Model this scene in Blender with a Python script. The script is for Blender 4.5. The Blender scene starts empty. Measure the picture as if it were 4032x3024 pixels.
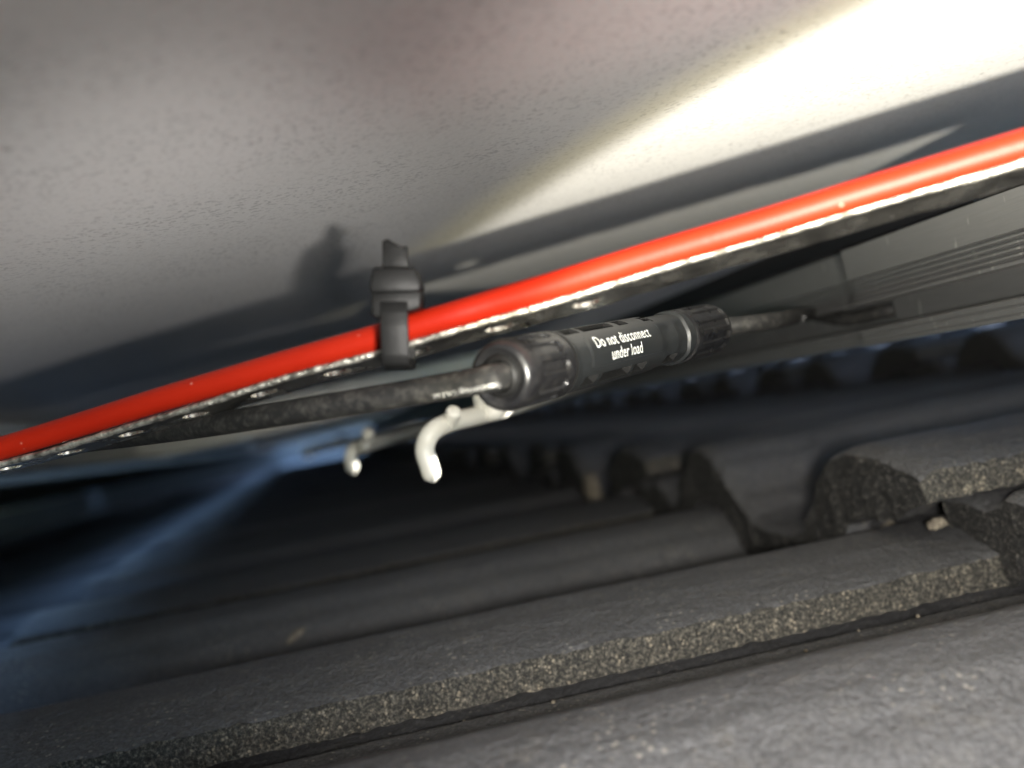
import bpy, bmesh, math, random
from mathutils import Vector, Matrix, noise
random.seed(7)
scene = bpy.context.scene
col = scene.collection

# ------------------------------------------------------------------ frame of reference
# Local frame (millimetres, origin at the lens): X up the roof slope, Y across the roof, Z off the roof.
PITCH = 22.0
MW = Matrix.Translation((0, 0, 4.6)) @ Matrix.Rotation(math.radians(-PITCH), 4, 'Y')
F, CX, CY = 4500.0, 2016.0, 1512.0            # focal length and centre in photo pixels
VPX, VPY, ROLL = 1250.0, 1745.0, 0.23         # where the across-roof lines vanish, tilt of the up-slope lines
Yc = Vector((VPX - CX, -(VPY - CY), -F)).normalized()
Xc = Vector((1, ROLL, -(Yc.x + ROLL * Yc.y) / Yc.z)).normalized()
Zc = Xc.cross(Yc)
CAM = Matrix((Xc, Yc, Zc))                    # camera axes -> local axes

def ray(x, y): return CAM @ Vector((x - CX, -(y - CY), -F))
def atD(x, y, d): return ray(x, y) * (d / F)
def atX(x, y, X): v = ray(x, y); return v * (X / v.x)
def atY(x, y, Y): v = ray(x, y); return v * (Y / v.y)
def atZ(x, y, Z): v = ray(x, y); return v * (Z / v.z)
def px(P):
    v = CAM.transposed() @ P
    return (CX + F * v.x / -v.z, CY - F * v.y / -v.z)
U, V, N = CAM @ Vector((1, 0, 0)), CAM @ Vector((0, 1, 0)), CAM @ Vector((0, 0, 1))   # right, up, back of the lens

# ------------------------------------------------------------------ camera
cam_d = bpy.data.cameras.new('camera')
cam = bpy.data.objects.new('camera', cam_d); col.objects.link(cam)
cam.matrix_world = MW @ CAM.to_4x4()
cam_d.sensor_width = 36.0; cam_d.lens = F / 4032 * 36.0
cam_d.clip_start = 0.004; cam_d.clip_end = 3000
cam_d.dof.use_dof = True; cam_d.dof.focus_distance = 0.280; cam_d.dof.aperture_fstop = 9.5
scene.camera = cam

# ------------------------------------------------------------------ sky, sun, exposure
SUN_EL, SUN_AZ = 22.6, 90.0                    # low, behind the ridge: the panels shade everything in view
world = bpy.data.worlds.new('World'); scene.world = world; world.use_nodes = True
wn = world.node_tree.nodes; wl = world.node_tree.links
sky = wn.new('ShaderNodeTexSky'); sky.sky_type = 'NISHITA'; sky.sun_disc = False; sky.ozone_density = 2.5; sky.dust_density = .3
sky.sun_elevation = math.radians(SUN_EL); sky.sun_rotation = math.radians(SUN_AZ)
wl.new(sky.outputs[0], wn['Background'].inputs[0]); wn['Background'].inputs[1].default_value = 0.15
sun_d = bpy.data.lights.new('sun', 'SUN'); sun_d.energy = 2.0; sun_d.angle = math.radians(0.5); sun_d.color = (1, .95, .87)
sun = bpy.data.objects.new('sun', sun_d); col.objects.link(sun)
az, el = math.radians(SUN_AZ), math.radians(SUN_EL)
sd = Vector((math.sin(az) * math.cos(el), math.cos(az) * math.cos(el), math.sin(el)))
sun.rotation_euler = sd.to_track_quat('Z', 'Y').to_euler(); sun.location = (0, 0, 12)
scene.view_settings.view_transform = 'Standard'; scene.view_settings.look = 'None'
scene.view_settings.gamma = 1.0; scene.view_settings.exposure = 3.5
scene.view_settings.use_curve_mapping = False
scene.cycles.max_bounces = 8; scene.cycles.caustics_reflective = False
# the phone's LED flash, just beside the lens
fl_d = bpy.data.lights.new('flash', 'SPOT'); fl_d.energy = .62; fl_d.spot_size = math.radians(82); fl_d.spot_blend = 1.0
fl_d.color = (1, .95, .88); fl_d.shadow_soft_size = .009
fl = bpy.data.objects.new('flash', fl_d); col.objects.link(fl)
fl.matrix_world = MW @ Matrix.Translation((.022, .002, -.010)) @ atD(3400, 2200, 1).to_track_quat('-Z', 'Y').to_matrix().to_4x4()

# ------------------------------------------------------------------ materials
class NT:
    def __init__(s, name):
        s.m = bpy.data.materials.new(name); s.m.use_nodes = True
        s.n = s.m.node_tree.nodes; s.l = s.m.node_tree.links
        s.p = s.n['Principled BSDF']; s.tc = s.n.new('ShaderNodeTexCoord')
    def set(s, **k):
        for a, v in k.items(): s.p.inputs[a.replace('_', ' ')].default_value = v
        return s
    def coord(s, scale=(1, 1, 1), rot=(0, 0, 0)):
        mp = s.n.new('ShaderNodeMapping'); mp.inputs['Scale'].default_value = scale; mp.inputs['Rotation'].default_value = rot
        s.l.new(s.tc.outputs['Object'], mp.inputs[0]); return mp.outputs[0]
    def noise(s, scale, detail=4, rough=.55, co=None, dist=0.0):
        t = s.n.new('ShaderNodeTexNoise'); t.inputs['Scale'].default_value = scale; t.inputs['Detail'].default_value = detail
        t.inputs['Roughness'].default_value = rough; t.inputs['Distortion'].default_value = dist
        s.l.new(co or s.tc.outputs['Object'], t.inputs['Vector']); return t.outputs[0]
    def voro(s, scale, co=None, out=0, rnd=1.0):
        t = s.n.new('ShaderNodeTexVoronoi'); t.inputs['Scale'].default_value = scale; t.inputs['Randomness'].default_value = rnd
        s.l.new(co or s.tc.outputs['Object'], t.inputs['Vector']); return t.outputs[out]
    def ramp(s, fac, pts):
        r = s.n.new('ShaderNodeValToRGB'); e = r.color_ramp.elements
        while len(e) < len(pts): e.new(0.5)
        for i, (p, c) in enumerate(pts):
            e[i].position = p; c = c if hasattr(c, '__len__') else (c, c, c); e[i].color = (*c, 1)
        s.l.new(fac, r.inputs[0]); return r.outputs[0]
    def mix(s, fac, a, b, mode='MIX'):
        m = s.n.new('ShaderNodeMix'); m.data_type = 'RGBA'; m.blend_type = mode
        for i, v in ((0, fac), (6, a), (7, b)):
            if isinstance(v, (int, float)): m.inputs[i].default_value = v
            elif isinstance(v, tuple): m.inputs[i].default_value = (*v, 1)
            else: s.l.new(v, m.inputs[i])
        return m.outputs[2]
    def math(s, op, a, b=0.0):
        m = s.n.new('ShaderNodeMath'); m.operation = op
        for i, v in ((0, a), (1, b)):
            if isinstance(v, (int, float)): m.inputs[i].default_value = v
            else: s.l.new(v, m.inputs[i])
        return m.outputs[0]
    def bump(s, h, dist, strength=1.0, prev=None):
        b = s.n.new('ShaderNodeBump'); b.inputs['Distance'].default_value = dist; b.inputs['Strength'].default_value = strength
        s.l.new(h, b.inputs['Height'])
        if prev is not None: s.l.new(prev, b.inputs['Normal'])
        s.l.new(b.outputs[0], s.p.inputs['Normal']); return b.outputs[0]
    def to(s, sock, name): s.l.new(sock, s.p.inputs[name]); return s

MAT = {}
def mk():
    # white embossed backsheet
    t = NT('backsheet_white'); t.set(Roughness=.55)
    d = t.noise(820, 2, .5); dots = t.ramp(d, [(.55, 0.0), (.63, 1.0)])
    big = t.noise(9, 3); base = t.mix(big, (.70, .68, .66), (.78, .77, .76))
    patch = t.ramp(t.noise(30, 3), [(.36, .35), (.6, 1.0)])
    c = t.mix(t.math('MULTIPLY', dots, t.math('MULTIPLY', patch, .46)), base, (.30, .29, .29))
    sp = t.ramp(t.voro(46), [(.025, 1.0), (.045, 0.0)])
    c = t.mix(t.math('MULTIPLY', sp, .7), c, (.22, .2, .17))
    t.to(c, 'Base Color'); b = t.bump(t.noise(700, 2, .5), .00022, .55); t.bump(dots, .0003, -.5, b)
    MAT['backsheet'] = t.m
    # concrete tile surface
    t = NT('tile_coating'); t.set(Roughness=.62); t.p.inputs['Specular IOR Level'].default_value = .4
    n1 = t.noise(16, 5); c = t.mix(n1, (.080, .080, .084), (.118, .117, .121))
    g = t.noise(900, 3, .6); c = t.mix(t.ramp(g, [(.40, 0.0), (.62, 1.0)]), t.mix(.6, c, (.035, .035, .036)), c)
    grain = t.ramp(t.voro(420), [(.14, 1.0), (.26, 0.0)])
    gm = t.ramp(t.noise(45, 3), [(.47, 0.0), (.62, 1.0)])
    c = t.mix(t.math('MULTIPLY', grain, t.math('MULTIPLY', gm, .8)), c, (.27, .25, .215))
    dust = t.ramp(t.noise(120, 4, .65), [(.55, 0.0), (.75, 1.0)]); c = t.mix(t.math('MULTIPLY', dust, .4), c, (.13, .12, .105))
    t.to(c, 'Base Color')
    b = t.bump(t.noise(330, 5, .68), .0022, .75); b = t.bump(t.noise(1300, 2), .0005, .7, b); t.bump(t.noise(70, 3), .003, .4, b)
    MAT['tile'] = t.m
    # raw broken concrete of the tile edges
    t = NT('tile_raw_edge'); t.set(Roughness=.85)
    g = t.noise(950, 4, .72); c = t.ramp(g, [(.38, (.018, .018, .017)), (.5, (.062, .058, .049)), (.62, (.17, .155, .125)), (.74, (.42, .37, .29))])
    gv = t.voro(800)
    sel = t.ramp(t.noise(300, 1), [(.55, 0.0), (.63, 1.0)])
    c = t.mix(t.math('MULTIPLY', t.math('MULTIPLY', sel, t.ramp(gv, [(.3, 1.0), (.42, 0.0)])), .8), c, (.38, .33, .25))
    t.to(c, 'Base Color'); b = t.bump(g, .0016, .9); t.bump(t.noise(1400, 3), .0006, .8, b)
    MAT['tile_edge'] = t.m
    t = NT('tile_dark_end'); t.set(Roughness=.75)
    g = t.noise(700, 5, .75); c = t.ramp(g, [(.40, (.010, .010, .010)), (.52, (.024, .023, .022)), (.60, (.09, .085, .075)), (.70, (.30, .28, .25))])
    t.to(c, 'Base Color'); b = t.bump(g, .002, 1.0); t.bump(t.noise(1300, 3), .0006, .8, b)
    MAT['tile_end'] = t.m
    t = NT('mortar'); t.set(Roughness=.9); g = t.noise(300, 4)
    t.to(t.ramp(g, [(.35, (.13, .11, .085)), (.65, (.27, .235, .18))]), 'Base Color'); t.bump(g, .001, .8); MAT['mortar'] = t.m
    # steel strap
    t = NT('stainless_steel'); t.set(Metallic=1.0, Base_Color=(.70, .68, .63, 1))
    t.to(t.ramp(t.noise(140, 4), [(.3, .16), (.7, .34)]), 'Roughness'); t.bump(t.noise(230, 3), .0006, .35); MAT['steel'] = t.m
    t = NT('brushed_steel_edge'); t.set(Metallic=.85, Roughness=.5); t.to(t.ramp(t.noise(500, 4, co=t.coord((1, 1, 1))), [(.35, (.16, .15, .13)), (.6, (.72, .70, .62))]), 'Base Color'); t.bump(t.noise(260, 4, .7), .0016, .9); MAT['steel_edge'] = t.m
    # aluminium rail
    t = NT('mill_aluminium'); t.set(Metallic=.75)
    n = t.noise(60, 4, co=t.coord((30, 1, 30))); c = t.mix(n, (.22, .22, .218), (.29, .29, .285))
    drip = t.ramp(t.noise(1.0, 2, co=t.coord((500, 330, 90))), [(.66, 0.0), (.72, 1.0)]); c = t.mix(t.math('MULTIPLY', drip, .8), c, (.5, .49, .47))
    t.to(c, 'Base Color'); t.set(Roughness=.5); t.bump(n, .0003, .25); MAT['alu'] = t.m
    t = NT('black_anodised'); t.set(Base_Color=(.005, .005, .006, 1), Roughness=.4); t.p.inputs['Specular IOR Level'].default_value = .2; t.bump(t.noise(300, 3), .0002, .2); MAT['black_frame'] = t.m
    t = NT('silver_frame'); t.set(Metallic=.5, Roughness=.4); t.to(t.mix(t.noise(40, 3), (.50, .49, .44), (.62, .60, .55)), 'Base Color'); MAT['silver'] = t.m
    # cables
    t = NT('red_cable_jacket'); t.set(Roughness=.5); t.p.inputs['Specular IOR Level'].default_value = .22
    c = t.mix(t.noise(60, 3), (.33, .011, .003), (.39, .017, .004)); sp = t.ramp(t.voro(260), [(.05, 1.0), (.10, 0.0)])
    c = t.mix(t.math('MULTIPLY', sp, t.ramp(t.noise(60, 2), [(.5, 0.0), (.6, .5)])), c, (.75, .35, .28))
    t.to(c, 'Base Color'); t.bump(t.noise(500, 3), .0003, .18)
    MAT['red'] = t.m
    t = NT('black_cable_jacket'); t.set(Roughness=.6); t.p.inputs['Specular IOR Level'].default_value = .3
    du = t.ramp(t.noise(420, 5, .7), [(.46, 0.0), (.70, 1.0)]); c = t.mix(t.math('MULTIPLY', du, .5), (.016, .016, .016), (.11, .105, .095))
    t.to(c, 'Base Color'); t.bump(t.noise(700, 4), .0004, .4); MAT['black_cable'] = t.m
    t = NT('black_plastic'); t.set(Roughness=.36)
    du = t.ramp(t.noise(300, 5, .7), [(.5, 0.0), (.78, 1.0)]); c = t.mix(t.math('MULTIPLY', du, .2), (.009, .009, .010), (.13, .125, .115))
    t.to(c, 'Base Color'); t.to(t.ramp(t.noise(180, 3), [(.3, .24), (.7, .42)]), 'Roughness'); t.bump(t.noise(900, 3), .0002, .25); MAT['plastic'] = t.m
    t = NT('dark_rubber'); t.set(Roughness=.5, Base_Color=(.008, .008, .008, 1)); t.bump(t.noise(500, 3), .0003, .4); t.p.inputs['Specular IOR Level'].default_value = .15; MAT['rubber'] = t.m
    t = NT('satin_black_nylon'); t.set(Roughness=.5); t.p.inputs['Specular IOR Level'].default_value = .22; t.to(t.mix(t.noise(200, 4), (.005, .005, .005), (.010, .010, .010)), 'Base Color'); t.bump(t.noise(600, 3), .0002, .3); MAT['nylon'] = t.m
    t = NT('smoky_plastic'); t.set(Roughness=.34); t.to(t.mix(t.noise(150, 3), (.010, .011, .012), (.022, .024, .025)), 'Base Color'); MAT['smoky'] = t.m
    t = NT('white_print'); t.set(Base_Color=(.78, .80, .78, 1), Roughness=.7); MAT['print'] = t.m
    t = NT('worn_print'); t.set(Roughness=.7); t.to(t.mix(t.ramp(t.noise(900, 2), [(.42, 0.0), (.58, 1.0)]), (.3, .3, .3), (.75, .75, .7)), 'Base Color'); MAT['worn_print'] = t.m
    t = NT('white_plastic'); t.set(Roughness=.4); t.to(t.mix(t.noise(60, 3), (.62, .61, .54), (.72, .70, .63)), 'Base Color')
    t.p.inputs['Subsurface Weight'].default_value = .0; MAT['white'] = t.m
    t = NT('solar_glass'); t.set(Roughness=.08)
    br = t.n.new('ShaderNodeTexBrick'); br.offset = 0; br.inputs['Color1'].default_value = (.01, .014, .03, 1); br.inputs['Color2'].default_value = (.012, .016, .034, 1)
    br.inputs['Mortar'].default_value = (.25, .26, .28, 1); br.inputs['Scale'].default_value = 1; br.inputs['Mortar Size'].default_value = .003
    br.inputs['Brick Width'].default_value = .166; br.inputs['Row Height'].default_value = .166
    t.l.new(t.tc.outputs['Object'], br.inputs['Vector']); t.to(br.outputs[0], 'Base Color'); MAT['glass'] = t.m
    t = NT('underlay_felt'); t.set(Roughness=.95); t.to(t.mix(t.noise(30, 4), (.012, .011, .010), (.03, .028, .025)), 'Base Color'); MAT['felt'] = t.m
    t = NT('grass_ground'); t.set(Roughness=.95); t.to(t.mix(t.noise(.8, 6), (.035, .055, .02), (.075, .085, .035)), 'Base Color'); MAT['ground'] = t.m
    t = NT('render_wall'); t.set(Roughness=.9); t.to(t.mix(t.noise(3, 5), (.42, .40, .36), (.5, .48, .44)), 'Base Color'); t.bump(t.noise(180, 3), .002, .4); MAT['render'] = t.m
    t = NT('slate'); t.set(Roughness=.6); t.to(t.mix(t.noise(6, 4), (.05, .052, .058), (.08, .083, .09)), 'Base Color'); MAT['slate'] = t.m
    t = NT('lamp_lens'); t.set(Base_Color=(.8, .8, .75, 1), Roughness=.1); MAT['lens'] = t.m
mk()

# ------------------------------------------------------------------ mesh helpers (millimetres in, metres out)
def mesh(name, verts, faces, mats, mi=None, smooth=False, sharp=None):
    me = bpy.data.meshes.new(name)
    me.from_pydata([(v[0] * .001, v[1] * .001, v[2] * .001) for v in verts], [], faces)
    for m in (mats if isinstance(mats, (list, tuple)) else [mats]): me.materials.append(MAT[m])
    if mi: me.polygons.foreach_set('material_index', mi)
    if smooth: me.polygons.foreach_set('use_smooth', [True] * len(me.polygons))
    me.validate(); me.update()
    if smooth and sharp: me.set_sharp_from_angle(angle=math.radians(sharp))
    return me
def place(o, parent, loc):
    if parent is None: o.matrix_world = MW @ Matrix.Translation(Vector(loc) * .001)
    else: o.parent = parent; o.location = Vector(loc) * .001
    col.objects.link(o); return o
def obj(name, me, parent=None, loc=(0, 0, 0)): return place(bpy.data.objects.new(name, me), parent, loc)
def tag(o, label, cat, group=None):
    o['label'] = label; o['category'] = cat
    if group: o['group'] = group
    return o
def thing(name, label, cat, loc, group=None):
    o = bpy.data.objects.new(name, None); o.empty_display_size = .02
    place(o, None, loc); return tag(o, label, cat, group)
def struct(o): o['kind'] = 'structure'; return o

def box(x0, x1, y0, y1, z0, z1):
    v = [(x, y, z) for x in (x0, x1) for y in (y0, y1) for z in (z0, z1)]
    return v, [(0, 1, 3, 2), (4, 6, 7, 5), (0, 4, 5, 1), (2, 3, 7, 6), (0, 2, 6, 4), (1, 5, 7, 3)]
def bevel_mesh(name, v, f, mat, w, seg=2):
    bm = bmesh.new()
    vs = [bm.verts.new(Vector(p) * .001) for p in v]
    for q in f: bm.faces.new([vs[i] for i in q])
    bmesh.ops.recalc_face_normals(bm, faces=bm.faces)
    bmesh.ops.bevel(bm, geom=bm.edges[:] + bm.verts[:], offset=w * .001, segments=seg, profile=.5, affect='EDGES')
    me = bpy.data.meshes.new(name); bm.to_mesh(me); bm.free(); me.materials.append(MAT[mat])
    me.polygons.foreach_set('use_smooth', [True] * len(me.polygons)); me.set_sharp_from_angle(angle=math.radians(50))
    return me

def spline(pts, n):
    """Catmull-Rom through points, resampled to n+1 points at even spacing."""
    P = [Vector(p) for p in pts]; P = [P[0] * 2 - P[1]] + P + [P[-1] * 2 - P[-2]]
    fine = []
    for i in range(1, len(P) - 2):
        for k in range(24):
            t = k / 24; a, b, c, d = P[i - 1:i + 3]
            fine.append(.5 * ((2 * b) + (c - a) * t + (2 * a - 5 * b + 4 * c - d) * t * t + (3 * b - a - 3 * c + d) * t ** 3))
    fine.append(P[-2]); L = [0]
    for i in range(1, len(fine)): L.append(L[-1] + (fine[i] - fine[i - 1]).length)
    out = []; j = 0
    for k in range(n + 1):
        s = L[-1] * k / n
        while j < len(L) - 2 and L[j + 1] < s: j += 1
        w = (s - L[j]) / max(L[j + 1] - L[j], 1e-9); out.append(fine[j].lerp(fine[j + 1], w))
    return out
def tangents(C):
    n = len(C); return [(C[min(i + 1, n - 1)] - C[max(i - 1, 0)]).normalized() for i in range(n)]
def tube(C, r, seg=24, cap=True, rfun=None):
    T = tangents(C); v = []; f = []
    a = Vector((0, 0, 1)) if abs(T[0].z) < .7 else Vector((1, 0, 0))
    for i, (p, t) in enumerate(zip(C, T)):
        a = (a - t * a.dot(t)).normalized(); b = t.cross(a)
        for k in range(seg):
            h = 2 * math.pi * k / seg; rr = r if rfun is None else rfun(i / (len(C) - 1), h)
            v.append(p + (a * math.cos(h) + b * math.sin(h)) * rr)
    for i in range(len(C) - 1):
        for k in range(seg):
            a0 = i * seg + k; b0 = i * seg + (k + 1) % seg; f.append((a0, b0, b0 + seg, a0 + seg))
    if cap: f.append(tuple(range(seg - 1, -1, -1))); f.append(tuple(range(len(v) - seg, len(v))))
    return v, f
def rel(v, o): return [Vector(p) - o for p in v]
def merge(*parts):
    V_, F_ = [], []
    for v, f in parts:
        n = len(V_); V_ += list(v); F_ += [tuple(i + n for i in q) for q in f]
    return V_, F_

# ================================================================== ground and house below
g = obj('ground', mesh('ground', *box(-1e6, 1e6, -1e6, 1e6, -400, 0), 'ground')); g.matrix_world = Matrix.Identity(4); struct(g)

# ================================================================== tiled roof
GAUGE, TLEN, TW, RISE, TILT = 340.0, 420.0, 294.0, 12.0, 0.05
X0, Z0, LIPY = 170.0, -75.0, 316.0            # low end of the course right of the step, its valley height, a side joint
PROF = [(0, 25.5), (3, 26.8), (10, 29), (25, 32), (44, 33.5), (60, 31), (74, 23), (88, 9.5), (98, 2.5), (110, 0), (136, 0), (149, 2.2),
        (161, 10), (174, 24), (186, 31), (197, 33.2), (206, 33.2), (217, 31), (230, 22), (244, 8), (254, 3), (262, 5), (270, 10),
        (278, 14), (286, 15.3), (290, 12.5), (297, 11), (303, 13), (310, 13.5), (320, 13.5)]
def prof(y):
    for (a, za), (b, zb) in zip(PROF, PROF[1:]):
        if y <= b:
            t = (y - a) / (b - a); t = t * t * (3 - 2 * t) * .5 + t * .5; return za + (zb - za) * t
    return PROF[-1][1]
def tile_mesh(seed, nx=250):
    ys = [0, 1.2, 3, 6, 10] + [13 + 2.1 * k for k in range(130)] + [286, 289, 291, 293, 297, 301, 306, 311, 316, 320]
    xs = [0, .8, 2.2, 4.5, 8] + [8 + (TLEN - 8) * (k / (nx - 5)) for k in range(1, nx - 4)]
    off = Vector((seed * 37.1, seed * 11.7, seed * 5.3))
    def nz(p, s, k=0): return noise.fractal((Vector(p) + off) * s + Vector((k * 9.1, 0, 0)), 1.0, 2.0, 3)
    v = []; NY = len(ys)
    def th(y):       # concrete thickness under the surface
        h = prof(y); return 9.0 + (6.0 if 60 < y < 110 else 0) + min(6, y * .1)
    def jag(x, y, z, end, lip):
        dx = dy = dz = 0.0
        if lip: dy += 1.1 * nz((x, y, z), .16) + .7 * nz((x, y, z), .5, 2); dz += .7 * nz((x, y, z), .22, 1)
        if end: dx += 1.0 * nz((x, y, z), .09, 3) + 1.2 * nz((x, y, z), .5, 4); dz += .45 * nz((x, y, z), .2, 5)
        return dx, dy, dz
    for surf in (0, 1):
        for i, x in enumerate(xs):
            rnd_end = max(0, 1 - x / 8); 
            for j, y in enumerate(ys):
                z = prof(y) - TILT * x
                if surf == 0:
                    z += .35 * nz((x, y, 0), .02, 7) + .12 * nz((x, y, 0), .2, 8)
                    z -= 2.6 * rnd_end ** 3
                else: z -= th(y) + (11.0 * min(1, y / 22) * max(0, 1 - max(0, x - 9) / 7) if y < 296 else 0)
                d = jag(x, y, z, i == 0, j == 0) if (i == 0 or j == 0) else (0, 0, 0)
                v.append((x + d[0], y + d[1], z + d[2]))
    n = NY * len(xs); f = []; mi = []
    for i in range(len(xs) - 1):
        for j in range(NY - 1):
            a = i * NY + j; f.append((a, a + NY, a + NY + 1, a + 1)); mi.append(0)
            b = n + a; f.append((b, b + 1, b + NY + 1, b + NY)); mi.append(0)
    # lip face (long side) and low end face, each with intermediate rows so that they can be rough
    def wall(top, bot, rows, m, nrm, flip, amp=1.0):
        prev = top
        for r in range(1, rows + 1):
            if r == rows: cur = bot
            else:
                cur = []
                for a, b in zip(top, bot):
                    p = Vector(v[a]).lerp(Vector(v[b]), r / rows); q = amp * (.7 * nz(p, .3, 11) + 1.0 * nz(p, .75, 12))
                    v.append(tuple(p + Vector(nrm) * q)); cur.append(len(v) - 1)
            for k in range(len(top) - 1):
                q = (prev[k], prev[k + 1], cur[k + 1], cur[k]); f.append(q[::-1] if flip else q); mi.append(m)
            prev = cur
    wall([i * NY for i in range(len(xs))], [n + i * NY for i in range(len(xs))], 6, 1, (0, -1, 0), True)
    wall([i * NY + NY - 1 for i in range(len(xs))], [n + i * NY + NY - 1 for i in range(len(xs))], 1, 1, (0, 1, 0), False)
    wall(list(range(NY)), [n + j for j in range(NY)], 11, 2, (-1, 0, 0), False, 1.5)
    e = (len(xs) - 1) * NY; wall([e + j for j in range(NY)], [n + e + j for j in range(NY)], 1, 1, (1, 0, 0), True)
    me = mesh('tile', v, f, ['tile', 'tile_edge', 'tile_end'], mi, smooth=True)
    me.set_sharp_from_angle(angle=math.radians(55)); return me
K0, K1, J0, J1 = -7, 2, -2, 21
felt_z = -150
v, f = box(X0 + K0 * GAUGE - 60, X0 + (K1 + 1) * GAUGE + 90, LIPY + J0 * TW - 20, LIPY + (J1 + 1) * TW, -40, -20)
# the sheet follows the rise of the courses
roof_o = Vector((X0, LIPY, felt_z))
v = [(p[0] - roof_o.x, p[1] - roof_o.y, p[2] + (p[0] - X0) / GAUGE * RISE) for p in v]
roof = obj('roof', mesh('roof', v, f, 'felt'), None, roof_o); struct(roof)
tiles = [tile_mesh(1), tile_mesh(2)]
for k in range(K0, K1 + 1):
    for j in range(J0, J1 + 1):
        r = random.Random(k * 100 + j)
        near = (k in (-1, 0) and j in (-1, 0, 1))
        o = obj('tile', tiles[(k + j) % 2], roof, Vector((X0 + k * GAUGE + (20 if (k, j) == (0, -1) else 0 if near else r.uniform(-3, 3)), LIPY + j * TW, Z0 + k * RISE)) - roof_o)
# mortar crumbs under the stepped tile ends
def lump(name, c, rx, ry, rz, mat, parent, org, seed, sub=3):
    bm = bmesh.new(); bmesh.ops.create_icosphere(bm, subdivisions=sub, radius=1)
    for q in bm.verts:
        p = q.co.copy(); s = 1 + .35 * noise.fractal(p * 1.7 + Vector((seed, 0, 0)), 1, 2, 3)
        q.co = Vector((p.x * rx * s, p.y * ry * s, p.z * rz * s)) * .001
    me = bpy.data.meshes.new(name); bm.to_mesh(me); bm.free(); me.materials.append(MAT[mat]); return obj(name, me, parent, Vector(c) - org)

for (x, y, X, r_, sd_) in ((3470, 2005, 196, (12, 7, 7), 3), (3395, 1960, 183, (6, 3.5, 7), 8), (2333, 1930, 166, (5, 9, 11), 5), (3690, 2062, 181, (3.4, 2.4, 1.8), 6)):
    lump('mortar_lump', atX(x, y, X), *r_, 'mortar', roof, roof_o, sd_)

# ================================================================== house wall under the roof
hv = [Vector((-700, -300, 0)), Vector((1300, 4300, 0))]
walls = thing('house', 'pale rendered house wall under the tiled roof', 'house', (0, 0, 0)); walls.matrix_world = Matrix.Identity(4)
me = mesh('wall', *box(-400, 900, -150, 6700, 0, 4150), 'render'); w = bpy.data.objects.new('wall', me); w.parent = walls; col.objects.link(w)

pw = thing('sky_screen_wall', 'dark slate-clad party wall crossing the roof beyond the panels', 'wall', (-600, LIPY + 22 * TW, -250))  # wall added to hide the bright sky past the panels
obj('cladding', mesh('cladding', *box(-2600, 2200, 5, 260, 0, 1300), 'slate'), pw)
obj('coping', bevel_mesh('coping', *box(-2650, 2250, -30, 295, 1302, 1350), 'slate', 4), pw)

# ================================================================== solar panels
ZB, ZF = 59.0, 24.2                            # backsheet height, underside of the frame
def panel(x0, x1, y0, y1, label, dark_bar=None, mat='silver'):
    o = Vector((x0, y0, ZF)); t = thing('solar_panel', label, 'solar panel', o, 'solar panels over the tiled roof')
    obj('backsheet', mesh('backsheet', rel(box(x0 + 9, x1 - 9, y0 + 9, y1 - 9, ZB, ZB + 1)[0], o), box(0, 1, 0, 1, 0, 1)[1], 'backsheet'), t)
    obj('glass', mesh('glass', rel(box(x0 + 2.2, x1 - 2.2, y0 + 2.2, y1 - 2.2, ZB + 1.6, ZB + 5)[0], o), box(0, 1, 0, 1, 0, 1)[1], 'glass'), t)
    w = 2.0
    def side(a, b, c, d, fl):
        p = merge(box(a, b, c, d, ZF, ZB + 6), fl)
        obj('frame_side', mesh('frame_side', rel(p[0], o), p[1], mat), t)
    side(x0, x0 + w, y0, y1, box(x0 + w, x0 + 26, y0 + w + .1, y1 - w - .1, ZF + .2, ZF + 1.8))
    side(x1 - w, x1, y0, y1, box(x1 - 26, x1 - w, y0 + w + .1, y1 - w - .1, ZF + .2, ZF + 1.8))
    side(x0 + w, x1 - w, y0, y0 + w, box(x0 + 27, x1 - 27, y0 + w, y0 + 26, ZF + .4, ZF + 1.6))
    side(x0 + w, x1 - w, y1 - w, y1, box(x0 + 27, x1 - 27, y1 - 26, y1 - w, ZF + .4, ZF + 1.6))
    if dark_bar:  # black bar added over the rail, filling the dark zone there
        b = merge(box(dark_bar, dark_bar + 34, y0 + 27, y1 - 27, ZF + .3, ZF + 8), box(dark_bar + 8, dark_bar + 26, y0 + 27, y1 - 27, ZF + 8.1, ZF + 9))
        obj('dark_zone_bar', bevel_mesh('dark_zone_bar', rel(b[0], o), b[1], 'black_frame', .5), t)
    return t
XL = -198.0
ys = [(-170, 1330), (1334, 4300)]
labs = ['white-backed solar panel over the red cable and the connector', 'white-backed solar panel beyond the one with the red cable']
for (a, b), l in zip(ys, labs): panel(XL, 900, a, b, l, 189.6)
for (a, b), l in zip(ys + [(4304, 6775)], ['solar panel across the daylight gap from the red cable', 'solar panel across the daylight gap, further along the roof', 'solar panel across the daylight gap at the far end']): panel(-1260, XL - 50, a, b, l, mat='black_frame')  # frames of this row made black to dim the daylight on them
panel(-2320, -1290, -170, 1330, 'solar panel in the second row down from the red cable'); panel(-2320, -1290, 1334, 6775, 'long solar panel in the second row down, far along the roof')

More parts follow.
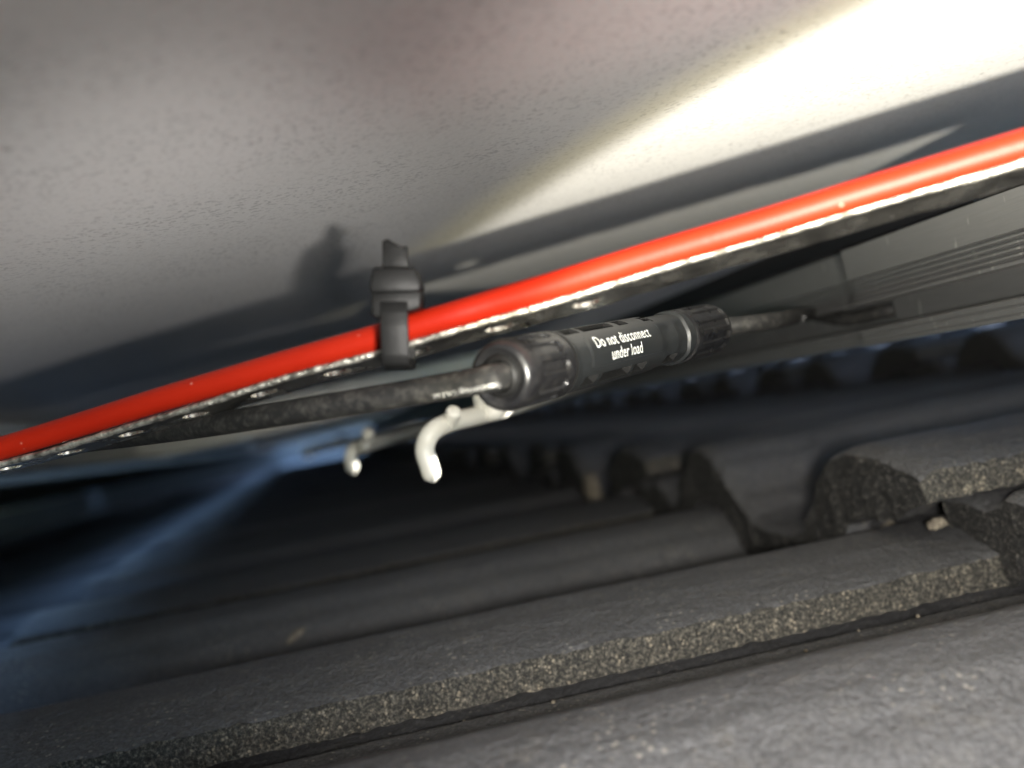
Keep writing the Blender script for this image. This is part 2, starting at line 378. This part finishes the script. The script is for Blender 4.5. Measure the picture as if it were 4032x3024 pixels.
# ================================================================== mounting rails
def rail_piece(xf, y0, y1, label, ends=True):
    P = [(0, 23.8), (0, 13.2)]
    z = 13.2
    for k in range(5): P += [(2.6, z - .3), (2.6, z - .85), (0, z - 1.1), (0, z - 1.7)]; z -= 1.7
    P += [(0, 4.3), (1.5, 4.0), (15, 3.8), (15, -4.4), (1.5, -4.5), (0, -4.8), (0, -6.2), (.6, -6.5), (.6, -7), (0, -7.3), (0, -8.6), (.6, -8.9), (.6, -9.3), (0, -9.6), (0, -10.3), (38, -10.3), (38, 23.8)]
    o = Vector((xf, y0, -10.3)); n = len(P)
    v = [(p[0], 0, p[1] + 10.3) for p in P] + [(p[0], y1 - y0, p[1] + 10.3) for p in P]
    f = [(i, (i + 1) % n, (i + 1) % n + n, i + n) for i in range(n)] + [tuple(range(n - 1, -1, -1)), tuple(range(n, 2 * n))]
    t = thing('mounting_rail', label, 'mounting rail', o, 'aluminium rails carrying the panels')
    obj('profile', mesh('profile', v, f, 'alu'), t)
    return t
r1 = rail_piece(190, -160, 371.5, 'grooved grey aluminium rail, its end butting at the rail joint by the connector')
rail_piece(195, 377, 4150, 'grooved grey aluminium rail running on behind the connector')
# splice plate closing the joint
sp = obj('splice_plate', bevel_mesh('splice_plate', *box(7, 36, 515, 552, 15.6, 33.4), 'alu', .4), r1)

# ================================================================== red cable
RED = [atD(-700, 1960, 285), atD(0, 1767, 268), atD(656, 1566, 250), atD(1632, 1287, 231), atD(2016, 1172, 227), atD(2927, 900, 216), atD(4032, 568, 203), atD(5200, 215, 190)]
C = spline(RED, 180)
C = [p + Vector((0, .35, .3)) * math.sin(i * .11) * noise.noise(Vector((i * .05, 3, 1))) * 1.3 for i, p in enumerate(C)]
v, f = tube(C, 2.75, 28); o = C[0].copy()
tag(obj('red_cable', mesh('red_cable', rel(v, o), f, 'red', smooth=True, sharp=50), None, o), 'glossy red cable strapped under the panel along the steel band', 'cable')

# ================================================================== perforated steel strap
def strap():
    S = []
    for (x, y, d) in ((-700, 2030, 285), (0, 1833, 268), (656, 1640, 250), (1100, 1505, 240), (1632, 1352, 231.5), (2016, 1238, 228), (2927, 968, 217), (4032, 640, 204), (5200, 290, 191)):
        S.append(atD(x, y, d))
    L = sum((b - a).length for a, b in zip(S, S[1:])); cell = 18.0; ncell = int(L / cell); C = spline(S, ncell * 12); T = tangents(C)
    Wd, TH, HR = 11.5, 0.9, 2.5
    hw = Wd / 2
    def frame(u):
        u = max(0, min(len(C) - 1.001, u)); i = int(u); w = u - i
        p = C[i].lerp(C[min(i + 1, len(C) - 1)], w); t = T[i].lerp(T[min(i + 1, len(C) - 1)], w).normalized()
        dn = Vector((0, 0, 1)); wd = (dn.cross(t)).normalized()
        if wd.y < 0: wd = -wd
        ang = math.radians(-9 + 4 * math.sin(u * .021 + 1.0)); nr = t.cross(wd); nr = nr if nr.z > 0 else -nr
        w2 = wd * math.cos(ang) + nr * math.sin(ang); n2 = nr * math.cos(ang) - wd * math.sin(ang)
        wob = .35 * math.sin(u * .09) + .2 * math.sin(u * .23)
        return p + n2 * wob * .5, t, w2, n2
    vv = []; ff = []; M = 24
    ph = 5.2
    for c in range(ncell - 1):
        idx = []
        for layer in (0, 1):
            for ring in (0, 1):
                for k in range(M):
                    a = 2 * math.pi * k / M; ca, sa = math.cos(a), math.sin(a)
                    if ring == 0:
                        hr = HR if px(frame((c + .5) * 12 + ph)[0])[0] < 2350 else .02
                        lx, ly = hr * 1.25 * ca, hr * sa
                    else:
                        s = min((cell / 2) / max(abs(ca), 1e-9), hw / max(abs(sa), 1e-9)); lx, ly = s * ca, s * sa
                    # narrow waist between holes
                    p, t, w2, n2 = frame((c + .5 + lx / cell) * 12 + ph)
                    q = p + w2 * (ly + hw - .6) + n2 * (TH * (layer - .5))
                    vv.append(q); 
        b = c * 4 * M
        for k in range(M):
            k2 = (k + 1) % M
            i0, i1, o0, o1 = b + k, b + k2, b + M + k, b + M + k2
            I0, I1, O0, O1 = i0 + 2 * M, i1 + 2 * M, o0 + 2 * M, o1 + 2 * M
            ff += [(i0, o0, o1, i1), (I0, I1, O1, O0), (i0, i1, I1, I0)]
            am = 2 * math.pi * (k + .5) / M
            if abs(math.sin(am)) * (cell / 2) > abs(math.cos(am)) * hw: ff.append((o0, O0, O1, o1))
    # rolled near edge
    E_ = []
    for i in range(0, (ncell - 1) * 12, 1):
        p, t, w2, n2 = frame(i + ph); E_.append(p + w2 * (-.6) + n2 * .1)
    tv = tube(E_, .78, 12, rfun=lambda u, h: .72 + .22 * noise.noise(Vector((u * 95, 0, 0))) + .12 * noise.noise(Vector((u * 260, math.cos(h), math.sin(h)))))
    org = vv[0].copy()
    root = thing('perforated_steel_strap', 'shiny perforated steel strap running below the red cable', 'strap', org)
    obj('band', mesh('band', rel(vv, org), ff, 'steel', smooth=True, sharp=35), root)
    obj('rolled_edge', mesh('rolled_edge', rel(tv[0], org), tv[1], 'steel_edge', smooth=True, sharp=60), root)
strap()

# ================================================================== cable tie
def tie():
    D = 226.0; c0 = atD(1563, 1300, D); k = D / F
    t = thing('cable_tie', 'black nylon cable tie with cut tail around the red cable', 'cable tie', c0)
    def P(x, y, w): return U * ((x - 1563) * k) + V * (-(y - 1300) * k) + N * w
    def prism(pts, w0, w1, name, mat, bev, par=t):
        n = len(pts); v = [P(x, y, w0) for x, y in pts] + [P(x, y, w1) for x, y in pts]
        f = [tuple(range(n)), tuple(range(2 * n - 1, n - 1, -1))] + [(i, i + n, (i + 1) % n + n, (i + 1) % n) for i in range(n)]
        return obj(name, bevel_mesh(name, v, f, mat, bev), par)
    # loop band: closed ribbon around cable and strap seen end on, 5.2 mm wide
    loop = []
    prof_ = [(1190, 4.0), (1235, 4.7), (1290, 5.0), (1350, 4.6), (1400, 4.3), (1437, 3.6), (1452, 2.0), (1455, -3), (1450, -9.5), (1425, -11.5), (1340, -12), (1240, -11), (1180, -7), (1165, -1)]
    n = len(prof_); v = []; f = []
    for (y, w) in prof_:
        lean = (1300 - y) * .03
        # inner/outer along the section normal approximated by shrinking towards the centre
        for (sx, sh) in ((-54, 0), (54, 0), (54, 1), (-54, 1)):
            cy_, cw = 1310, -3.4; yy = cy_ + (y - cy_) * (1 - .14 * sh); ww = cw + (w - cw) * (1 - .19 * sh)
            v.append(P(1562 + sx - lean, yy, ww))
    for i in range(n):
        j = (i + 1) % n
        for q in range(4): f.append((i * 4 + q, i * 4 + (q + 1) % 4, j * 4 + (q + 1) % 4, j * 4 + q))
    bm_me = bevel_mesh('loop_band', v, f, 'nylon', .22); obj('loop_band', bm_me, t)
    hd = prism([(1482, 1066), (1644, 1062), (1668, 1130), (1660, 1158), (1474, 1162), (1466, 1135)], -4.5, 5.6, 'head', 'nylon', .45)
    prism([(1470, 1156), (1666, 1150), (1662, 1215), (1640, 1225), (1490, 1258), (1470, 1240)], -4.8, 4.0, 'head_base', 'nylon', .4, t)
    prism([(1508, 1090), (1506, 950), (1530, 942), (1568, 966), (1580, 972), (1604, 970), (1611, 1090)], -1.0, .7, 'tail', 'nylon', .2)
    for q in range(5):
        y = 985 + q * 16; prism([(1526, y), (1526, y - 6), (1592, y - 6), (1592, y)], .72, .95, 'tooth', 'nylon', .05)
tie()

# ================================================================== connector
A0, A1 = atD(1965, 1482, 226), atD(2800, 1294, 332)
AX = (A1 - A0).normalized(); ALEN = (A1 - A0).length
def s_at(pxx):
    lo, hi = -50, ALEN + 50
    for _ in range(50):
        m = (lo + hi) / 2
        if px(A0 + AX * m)[0] < pxx: lo = m
        else: hi = m
    return lo
mid = A0 + AX * ALEN * .5; tocam = -mid.normalized(); E1 = (tocam - AX * tocam.dot(AX)).normalized(); E2 = AX.cross(E1)
if E2.dot(V) < 0: E2 = -E2
def s_srf(pxx):
    lo, hi = -50, ALEN + 50
    for _ in range(50):
        m = (lo + hi) / 2
        if px(cyl(m, .1, 7.0))[0] < pxx: lo = m
        else: hi = m
    return lo
def cyl(s, th, r): return A0 + AX * s + (E1 * math.cos(th) + E2 * math.sin(th)) * r
def sstep(a, b, x): t = max(0, min(1, (x - a) / (b - a))); return t * t * (3 - 2 * t)
def lathe(name, s_list, rfun, mat, parent, org, nth=216, sharp=40, low=None):
    v = []; f = []
    for s in s_list:
        for k in range(nth):
            th = 2 * math.pi * k / nth; v.append(cyl(s[0] if isinstance(s, tuple) else s, th, rfun(s, th)) - org)
    for i in range(len(s_list) - 1):
        for k in range(nth):
            a = i * nth + k; b = i * nth + (k + 1) % nth; f.append((a, b, b + nth, a + nth))
    mi = None
    if low is not None: mi = [1 if any((v[i] + org - A0 - AX * (v[i] + org - A0).dot(AX)).length < low for i in q) else 0 for q in f]; mat = [mat, 'rubber']
    return obj(name, mesh(name, v, f, mat, mi, smooth=True, sharp=sharp), parent)
def text_mesh(name, body, size, mat, fn, parent, bold=0.0, shear=0.0, spacing=1.0, line=1.0):
    cu = bpy.data.curves.new(name, 'FONT'); cu.body = body; cu.size = size; cu.align_x = 'CENTER'; cu.align_y = 'CENTER'
    cu.offset = bold; cu.shear = shear; cu.space_character = spacing; cu.space_line = line; cu.resolution_u = 3
    ob = bpy.data.objects.new(name, cu); col.objects.link(ob)
    dg = bpy.context.evaluated_depsgraph_get(); me = bpy.data.meshes.new_from_object(ob.evaluated_get(dg))
    bpy.data.objects.remove(ob); me.materials.clear(); me.materials.append(MAT[mat])
    bm = bmesh.new(); bm.from_mesh(me)
    bmesh.ops.subdivide_edges(bm, edges=[e for e in bm.edges if e.calc_length() > size * .12], cuts=3, use_grid_fill=False)
    bmesh.ops.triangulate(bm, faces=bm.faces)
    for q in bm.verts: q.co = Vector(fn(q.co.x, q.co.y)) * .001
    bm.to_mesh(me); bm.free(); return obj(name, me, parent)
def connector():
    o = A0.copy(); t = thing('cable_connector', 'black ribbed plug connector with white warning print on black cable', 'connector', o)
    sN0, sN1 = 0.0, s_srf(2262); sB1 = s_srf(2735); sF0, sF1 = s_srf(2747), ALEN
    R = 7.35
    def groove(th, n, half, ph=0.0):
        a = ((th + ph) * n / (2 * math.pi)) % 1.0 - .5
        return abs(a) * 2 * math.pi / n / half        # 0 centre .. 1 edge
    # near nut
    def rn(s, th):
        if isinstance(s, tuple): return s[1]
        r = R
        e = s / 3.2
        if e < 1: r -= 1.5 * (1 - math.sqrt(max(0, 1 - (1 - e) ** 2)))
        L = sN1; u = (s - .22 * L) / (.62 * L)
        if 0 < u < 1:
            g_ = groove(th, 11, .19, .35); el = min(u, 1 - u) * .62 * L; w = 1 - math.sqrt(max(0, 1 - max(0, 1 - el / 1.6) ** 2))
            r -= .75 * (1 - sstep(.80, 1.0, g_ + w))
        if s > L - .5: r -= .35
        return r
    sl = [(.9, 3.2), (.9, 4.2), (.25, 5.3), (.0, 5.6)] + [sN1 * k / 70 for k in range(71)] + [(sN1, 5.5)]
    nut = lathe('front_nut', sl, rn, 'plastic', t, o, 264)
    lathe('seal', [(1.1, 2.6), (-.1, 3.0), (-.5, 3.5), (-.1, 4.2), (.95, 4.6)], lambda s, th: s[1], 'rubber', nut, o, 60)
    lathe('lock_ring', [(sN1 - .2, 5), (sN1, 6.6), (sN1 + 1.0, 6.6), (sN1 + 1.1, 5)], lambda s, th: s[1], 'rubber', t, o, 96)
    # body
    b0, b1 = sN1 + 1.0, sB1; sw = s_srf(2612); BR = 7.0
    def slot(s, th, s0, s1, t0, t1): return s0 < s < s1 and t0 < th < t1
    SL = []
    for a, b in ((2222, 2285), (2297, 2414), (2436, 2470)): SL.append((s_srf(a + 60), s_srf(b + 60), math.radians(52), math.radians(74)))
    for a, b in ((2310, 2362), (2378, 2492), (2505, 2552)): SL.append((s_srf(a), s_srf(b), math.radians(-60), math.radians(-38)))
    SL.append((s_srf(2640), s_srf(2680), math.radians(-62), math.radians(-40))); SL.append((s_srf(2590), s_srf(2630), math.radians(50), math.radians(72)))
    def rb(s, th):
        if isinstance(s, tuple): return s[1]
        th = (th + math.pi) % (2 * math.pi) - math.pi
        r = BR
        if s < b0 + 1.2: r += .25
        if s > sw:                                     # tapered waist with two shallow scoops
            r -= .5; u = (s - sw) / (b1 - sw)
            r -= .7 * math.sin(math.pi * min(1, u * 2 % 1)) * (1 - sstep(.35, .8, abs(th)))
            if u > .86: r += .7
        lab = abs(th - .12) < .52 and s_at_lab[0] < s < s_at_lab[1]
        if lab: r += .22
        for (q0, q1, t0, t1) in SL:
            if q0 < s < q1 and t0 < th < t1: r = BR - 1.7
        return r
    s_at_lab = (s_srf(2330), s_srf(2608))
    n = 150; sl = [(b0, 5.4)] + [b0 + (b1 - b0) * k / n for k in range(n + 1)] + [(b1, 5.2)]
    body = lathe('housing', sl, rb, 'smoky', t, o, 288, 30, low=5.45)
    lathe('lock_ring', [(sB1, 5), (sB1 - .1, 6.5), (sF0 + .1, 6.5), (sF0 + .2, 5)], lambda s, th: s[1], 'rubber', t, o, 96)
    # far nut
    def rf(s, th):
        if isinstance(s, tuple): return s[1]
        L = sF1 - sF0; u = (s - sF0) / L; r = R - .1
        if u > .8: r -= 1.6 * (1 - math.sqrt(max(0, 1 - ((u - .8) / .2) ** 2)))
        if .12 < u < .85: r -= .6 * (1 - sstep(.7, 1.0, groove(th, 12, .17, .1)))
        return r
    sl = [(sF0, 5.2)] + [sF0 + (sF1 - sF0) * k / 50 for k in range(51)] + [(sF1, 3.0), (sF1 - .5, 2.6)]
    lathe('rear_nut', sl, rf, 'plastic', t, o, 216)
    # printed warning, wrapped on the label field
    sc = s_srf(2462)
    def wrap(x, y): return cyl(sc + x, .12 + y / (BR + .22), BR + .36) - o
    text_mesh('warning_print', 'Do not disconnect\nunder load', 3.85, 'print', wrap, body, bold=.0, spacing=1.04, line=.86)
connector()

# ================================================================== black cable into the connector
CB = [A0 + AX * 1.5, A0 - AX * 2.5, atD(1780, 1518, 229), atD(1534, 1560, 233), atD(1100, 1630, 246), atD(700, 1692, 272), atD(300, 1745, 306), atD(-300, 1815, 350), atD(-900, 1870, 395)]
C = spline(CB, 150); v, f = tube(C, 2.72, 28); o = C[0].copy()
bc = tag(obj('black_cable', mesh('black_cable', rel(v, o), f, 'black_cable', smooth=True, sharp=50), None, o), 'dusty black cable with small white lettering entering the connector', 'cable')
def print_on_cable():
    T = tangents(C); L = [0]
    for i in range(1, len(C)): L.append(L[-1] + (C[i] - C[i - 1]).length)
    # centre of the lettering in the photo
    i0 = min(range(len(C)), key=lambda i: abs(px(C[i])[0] - 1848)); s0 = L[i0]
    def fn(x, y):                                      # reads upside down, away from the connector
        s = s0 + x; i = max(1, min(len(C) - 2, next((k for k in range(len(L)) if L[k] >= s), 1)))
        w = (s - L[i - 1]) / (L[i] - L[i - 1]); p = C[i - 1].lerp(C[i], w); tt = T[i]
        e1 = (-p.normalized()); e1 = (e1 - tt * e1.dot(tt)).normalized(); e2 = tt.cross(e1)
        if e2.dot(V) > 0: e2 = -e2                     # letters stand towards the lower side
        th = .62 + y / 2.75
        return p + (e1 * math.cos(th) + e2 * math.sin(th)) * 2.78 - o
    text_mesh('lettering', 'Technology Co.,Ltd.', 1.85, 'worn_print', fn, bc, shear=.25, spacing=1.02)
print_on_cable()
# cable leaving the far nut and tucking into the rail groove
CC = [A1 - AX * 3, A1 + AX * 3, atD(3060, 1262, 349), atX(3190, 1236, 194.5), Vector((200, 398, .4)), Vector((206, 379, .1)), Vector((216, 374.3, 0))]
C2 = spline(CC, 110); v, f = tube(C2, 2.6, 24); o = C2[0].copy()
tag(obj('black_cable', mesh('black_cable', rel(v, o), f, 'black_cable', smooth=True, sharp=50), None, o), 'grey-looking black cable from the connector into the rail groove', 'cable')

# ================================================================== white cable hangers
def hanger(pts, r, pegs, label, target):
    P = [Vector(p) for p in pts] + [target]
    C = spline(P, 300); o = C[-1].copy(); ln = sum((b - a).length for a, b in zip(C, C[1:])); ce = r * 1.0 / ln
    t = thing('cable_hanger', label, 'cable hanger', o, 'white cable hangers on the rail')
    v, f = tube(C, r, 20, rfun=lambda u, h: r * (1 if u > ce else math.sqrt(max(.03, 1 - (1 - u / ce) ** 2))))
    obj('arm', mesh('arm', rel(v, o), f, 'white', smooth=True, sharp=70), t)
    for (a, b, rr) in pegs:
        c = spline([a, a.lerp(b, .5), b], 30); v, f = tube(c, rr, 16, rfun=lambda u, h, rr=rr: rr * (1 if u < .8 else math.sqrt(max(.03, 1 - ((u - .8) / .2) ** 2))))
        obj('peg', mesh('peg', rel(v, o), f, 'white', smooth=True, sharp=70), t)
d = 352
hanger([atD(1708, 1900, d), atD(1690, 1835, d), atD(1672, 1768, d), atD(1700, 1702, d), atD(1775, 1662, d + 8), atD(1900, 1632, d + 25), atD(2050, 1590, d + 60)], 3.05,
       [(atD(1768, 1665, d + 5), atD(1792, 1612, d), 2.5), (atD(1898, 1630, d + 25), atD(1884, 1540, d + 20), 2.3)],
       'white bent plastic cable hanger just below the connector', atX(2380, 1490, 190.2))
d = 520
hanger([atD(1393, 1868, d), atD(1385, 1830, d), atD(1380, 1790, d), atD(1402, 1763, d), atD(1450, 1750, d + 10), atD(1530, 1728, d + 40)], 2.9,
       [(atD(1450, 1748, d + 5), atD(1448, 1690, d), 2.7)], 'smaller-looking white bent cable hanger further along the rail', atX(1960, 1600, 191.2))
d = 1250
hanger([atD(1196, 1800, d), atD(1200, 1790, d), atD(1230, 1775, d + 20), atD(1300, 1755, d + 60)], 5.5,
       [(atD(1300, 1752, d + 60), atD(1372, 1722, d + 60), 5)], 'farthest white cable hanger beside the blue daylight', atX(1640, 1668, 191.2))

# ================================================================== bits lying on the tiles
def tile_top(x, y):                                    # height of the tile surface
    k = math.floor((x - X0) / GAUGE); j = math.floor((y - LIPY) / TW)
    return Z0 + k * RISE + prof(y - LIPY - j * TW) - TILT * (x - X0 - k * GAUGE)
def on_tile(x, y, lo=250, hi=900):                     # first place where the line of sight meets the tiles
    Y = lo
    while Y < hi:
        p = atY(x, y, Y)
        if p.z <= tile_top(p.x, p.y): return p
        Y += .5
    return atY(x, y, hi)
def splinter(x0, y0, x1, y1, r, label):
    a, b = on_tile(x0, y0), on_tile(x1, y1); b = a + (b - a).normalized() * min((b - a).length, 22)
    m = (a + b) * .5 + Vector((0, 0, 1.2)); C_ = spline([a + Vector((0, 0, r)), m, b + Vector((0, 0, r))], 16)
    v, f = tube(C_, r, 8, rfun=lambda u, h: r * (.25 + math.sin(math.pi * min(.97, max(.03, u)))) * (1 + .5 * math.cos(2 * h)))
    tag(obj('wood_splinter', mesh('wood_splinter', rel(v, a), f, 'mortar', smooth=True), None, a), label, 'splinter')
splinter(1130, 2545, 1205, 2480, .9, 'small pale wood splinter lying on the dark tiles')
# crumbs of grit in the joint below the tile lip
gp = random.Random(5)
for q in range(26):
    X = gp.uniform(-60, 165); Y = LIPY - gp.uniform(2, 34); z = tile_top(X, Y); rr = gp.uniform(.35, .9)
    lump('grit', Vector((X, Y, z + rr * .5)), rr, rr, rr * .8, 'mortar', roof, roof_o, q, 1)

# ================================================================== pocket torch lying on the tiles
def torch():
    P0 = Vector((35, -90, -39)); ax = Vector((.25, .968, 0)).normalized(); bd = Vector((.446, .802, -.379))
    t = thing('pocket_torch', 'black pocket torch lying on the tiles', 'torch', P0)
    e1 = Vector((0, 0, 1)); e1 = (e1 - ax * e1.dot(ax)).normalized(); e2 = ax.cross(e1)
    def lath(name, pr, mat, par):
        n = 32; v = []; f = []
        for s, r in pr:
            for k in range(n): h = 2 * math.pi * k / n; v.append(ax * s + (e1 * math.cos(h) + e2 * math.sin(h)) * r)
        for i in range(len(pr) - 1):
            for k in range(n): a = i * n + k; b = i * n + (k + 1) % n; f.append((a, b, b + n, a + n))
        return obj(name, mesh(name, v, f, mat, smooth=True, sharp=40), par)
    b = lath('barrel', [(-125, 0), (-125, 17), (-123, 18), (-40, 18), (-34, 24), (-4, 24), (-3, 23.5), (-3, 21), (-14, 8), (-14, 0)], 'plastic', t)
    lath('switch', [(-128, 0), (-128, 5), (-127, 5.5), (-124.9, 5.5)], 'rubber', b)
    # half-round shield added under the lamp to keep its beam off the tiles
    n = 20; v = []; f = []
    for k in range(n + 1):
        h = math.pi * (.5 + k / n)                      # lower half
        for s_, r_ in ((-6, 24.1), (42, 24.1), (42, 25.6), (-6, 25.6)): v.append(ax * s_ + (e1 * math.cos(h) + e2 * math.sin(h)) * r_)
    for k in range(n):
        for q in range(4): f.append((k * 4 + q, k * 4 + (q + 1) % 4, k * 4 + 4 + (q + 1) % 4, k * 4 + 4 + q))
    lid = len(v)
    for s_, z_ in ((38, 6), (42, 6)):             # added plate across the front, cutting off the lower beam
        for w_ in (-24, 24): v.append(ax * s_ + e2 * w_ + e1 * z_)
        for w_ in (17, -17): v.append(ax * s_ + e2 * w_ + e1 * -18)
    f += [(lid, lid + 1, lid + 2, lid + 3), (lid + 7, lid + 6, lid + 5, lid + 4), (lid, lid + 4, lid + 5, lid + 1), (lid + 1, lid + 5, lid + 6, lid + 2), (lid + 2, lid + 6, lid + 7, lid + 3), (lid + 3, lid + 7, lid + 4, lid)]
    obj('beam_blocker', mesh('beam_blocker', v, f, 'plastic'), t)
    def spot(name, power, half, blend, color, rad, dirn, off=0.0):
        l = bpy.data.lights.new(name, 'SPOT'); l.energy = power; l.spot_size = 2 * math.radians(half); l.spot_blend = blend; l.color = color; l.shadow_soft_size = rad
        ob = bpy.data.objects.new(name, l); ob.parent = t; col.objects.link(ob)
        ob.matrix_local = Matrix.Translation(ax * .001 * (.5 + off)) @ Vector(dirn).to_track_quat('-Z', 'Y').to_matrix().to_4x4()
    spot('beam', 3.0, 42.5, .06, (1, .97, .90), .0032, bd)
    spot('beam_rim', .6, 44.0, .08, (1, .86, .34), .0032, bd, .3)
    spot('spill_fill', .10, 78, .5, (1, .95, .88), .006, Vector((-.1, .97, .2)), .6)
    spot('spill_fill', .85, 15, 1.0, (1, .97, .93), .006, Vector((-.17, .975, .13)), .8)  # narrow fill beam added to brighten the backsheet at far left
torch()
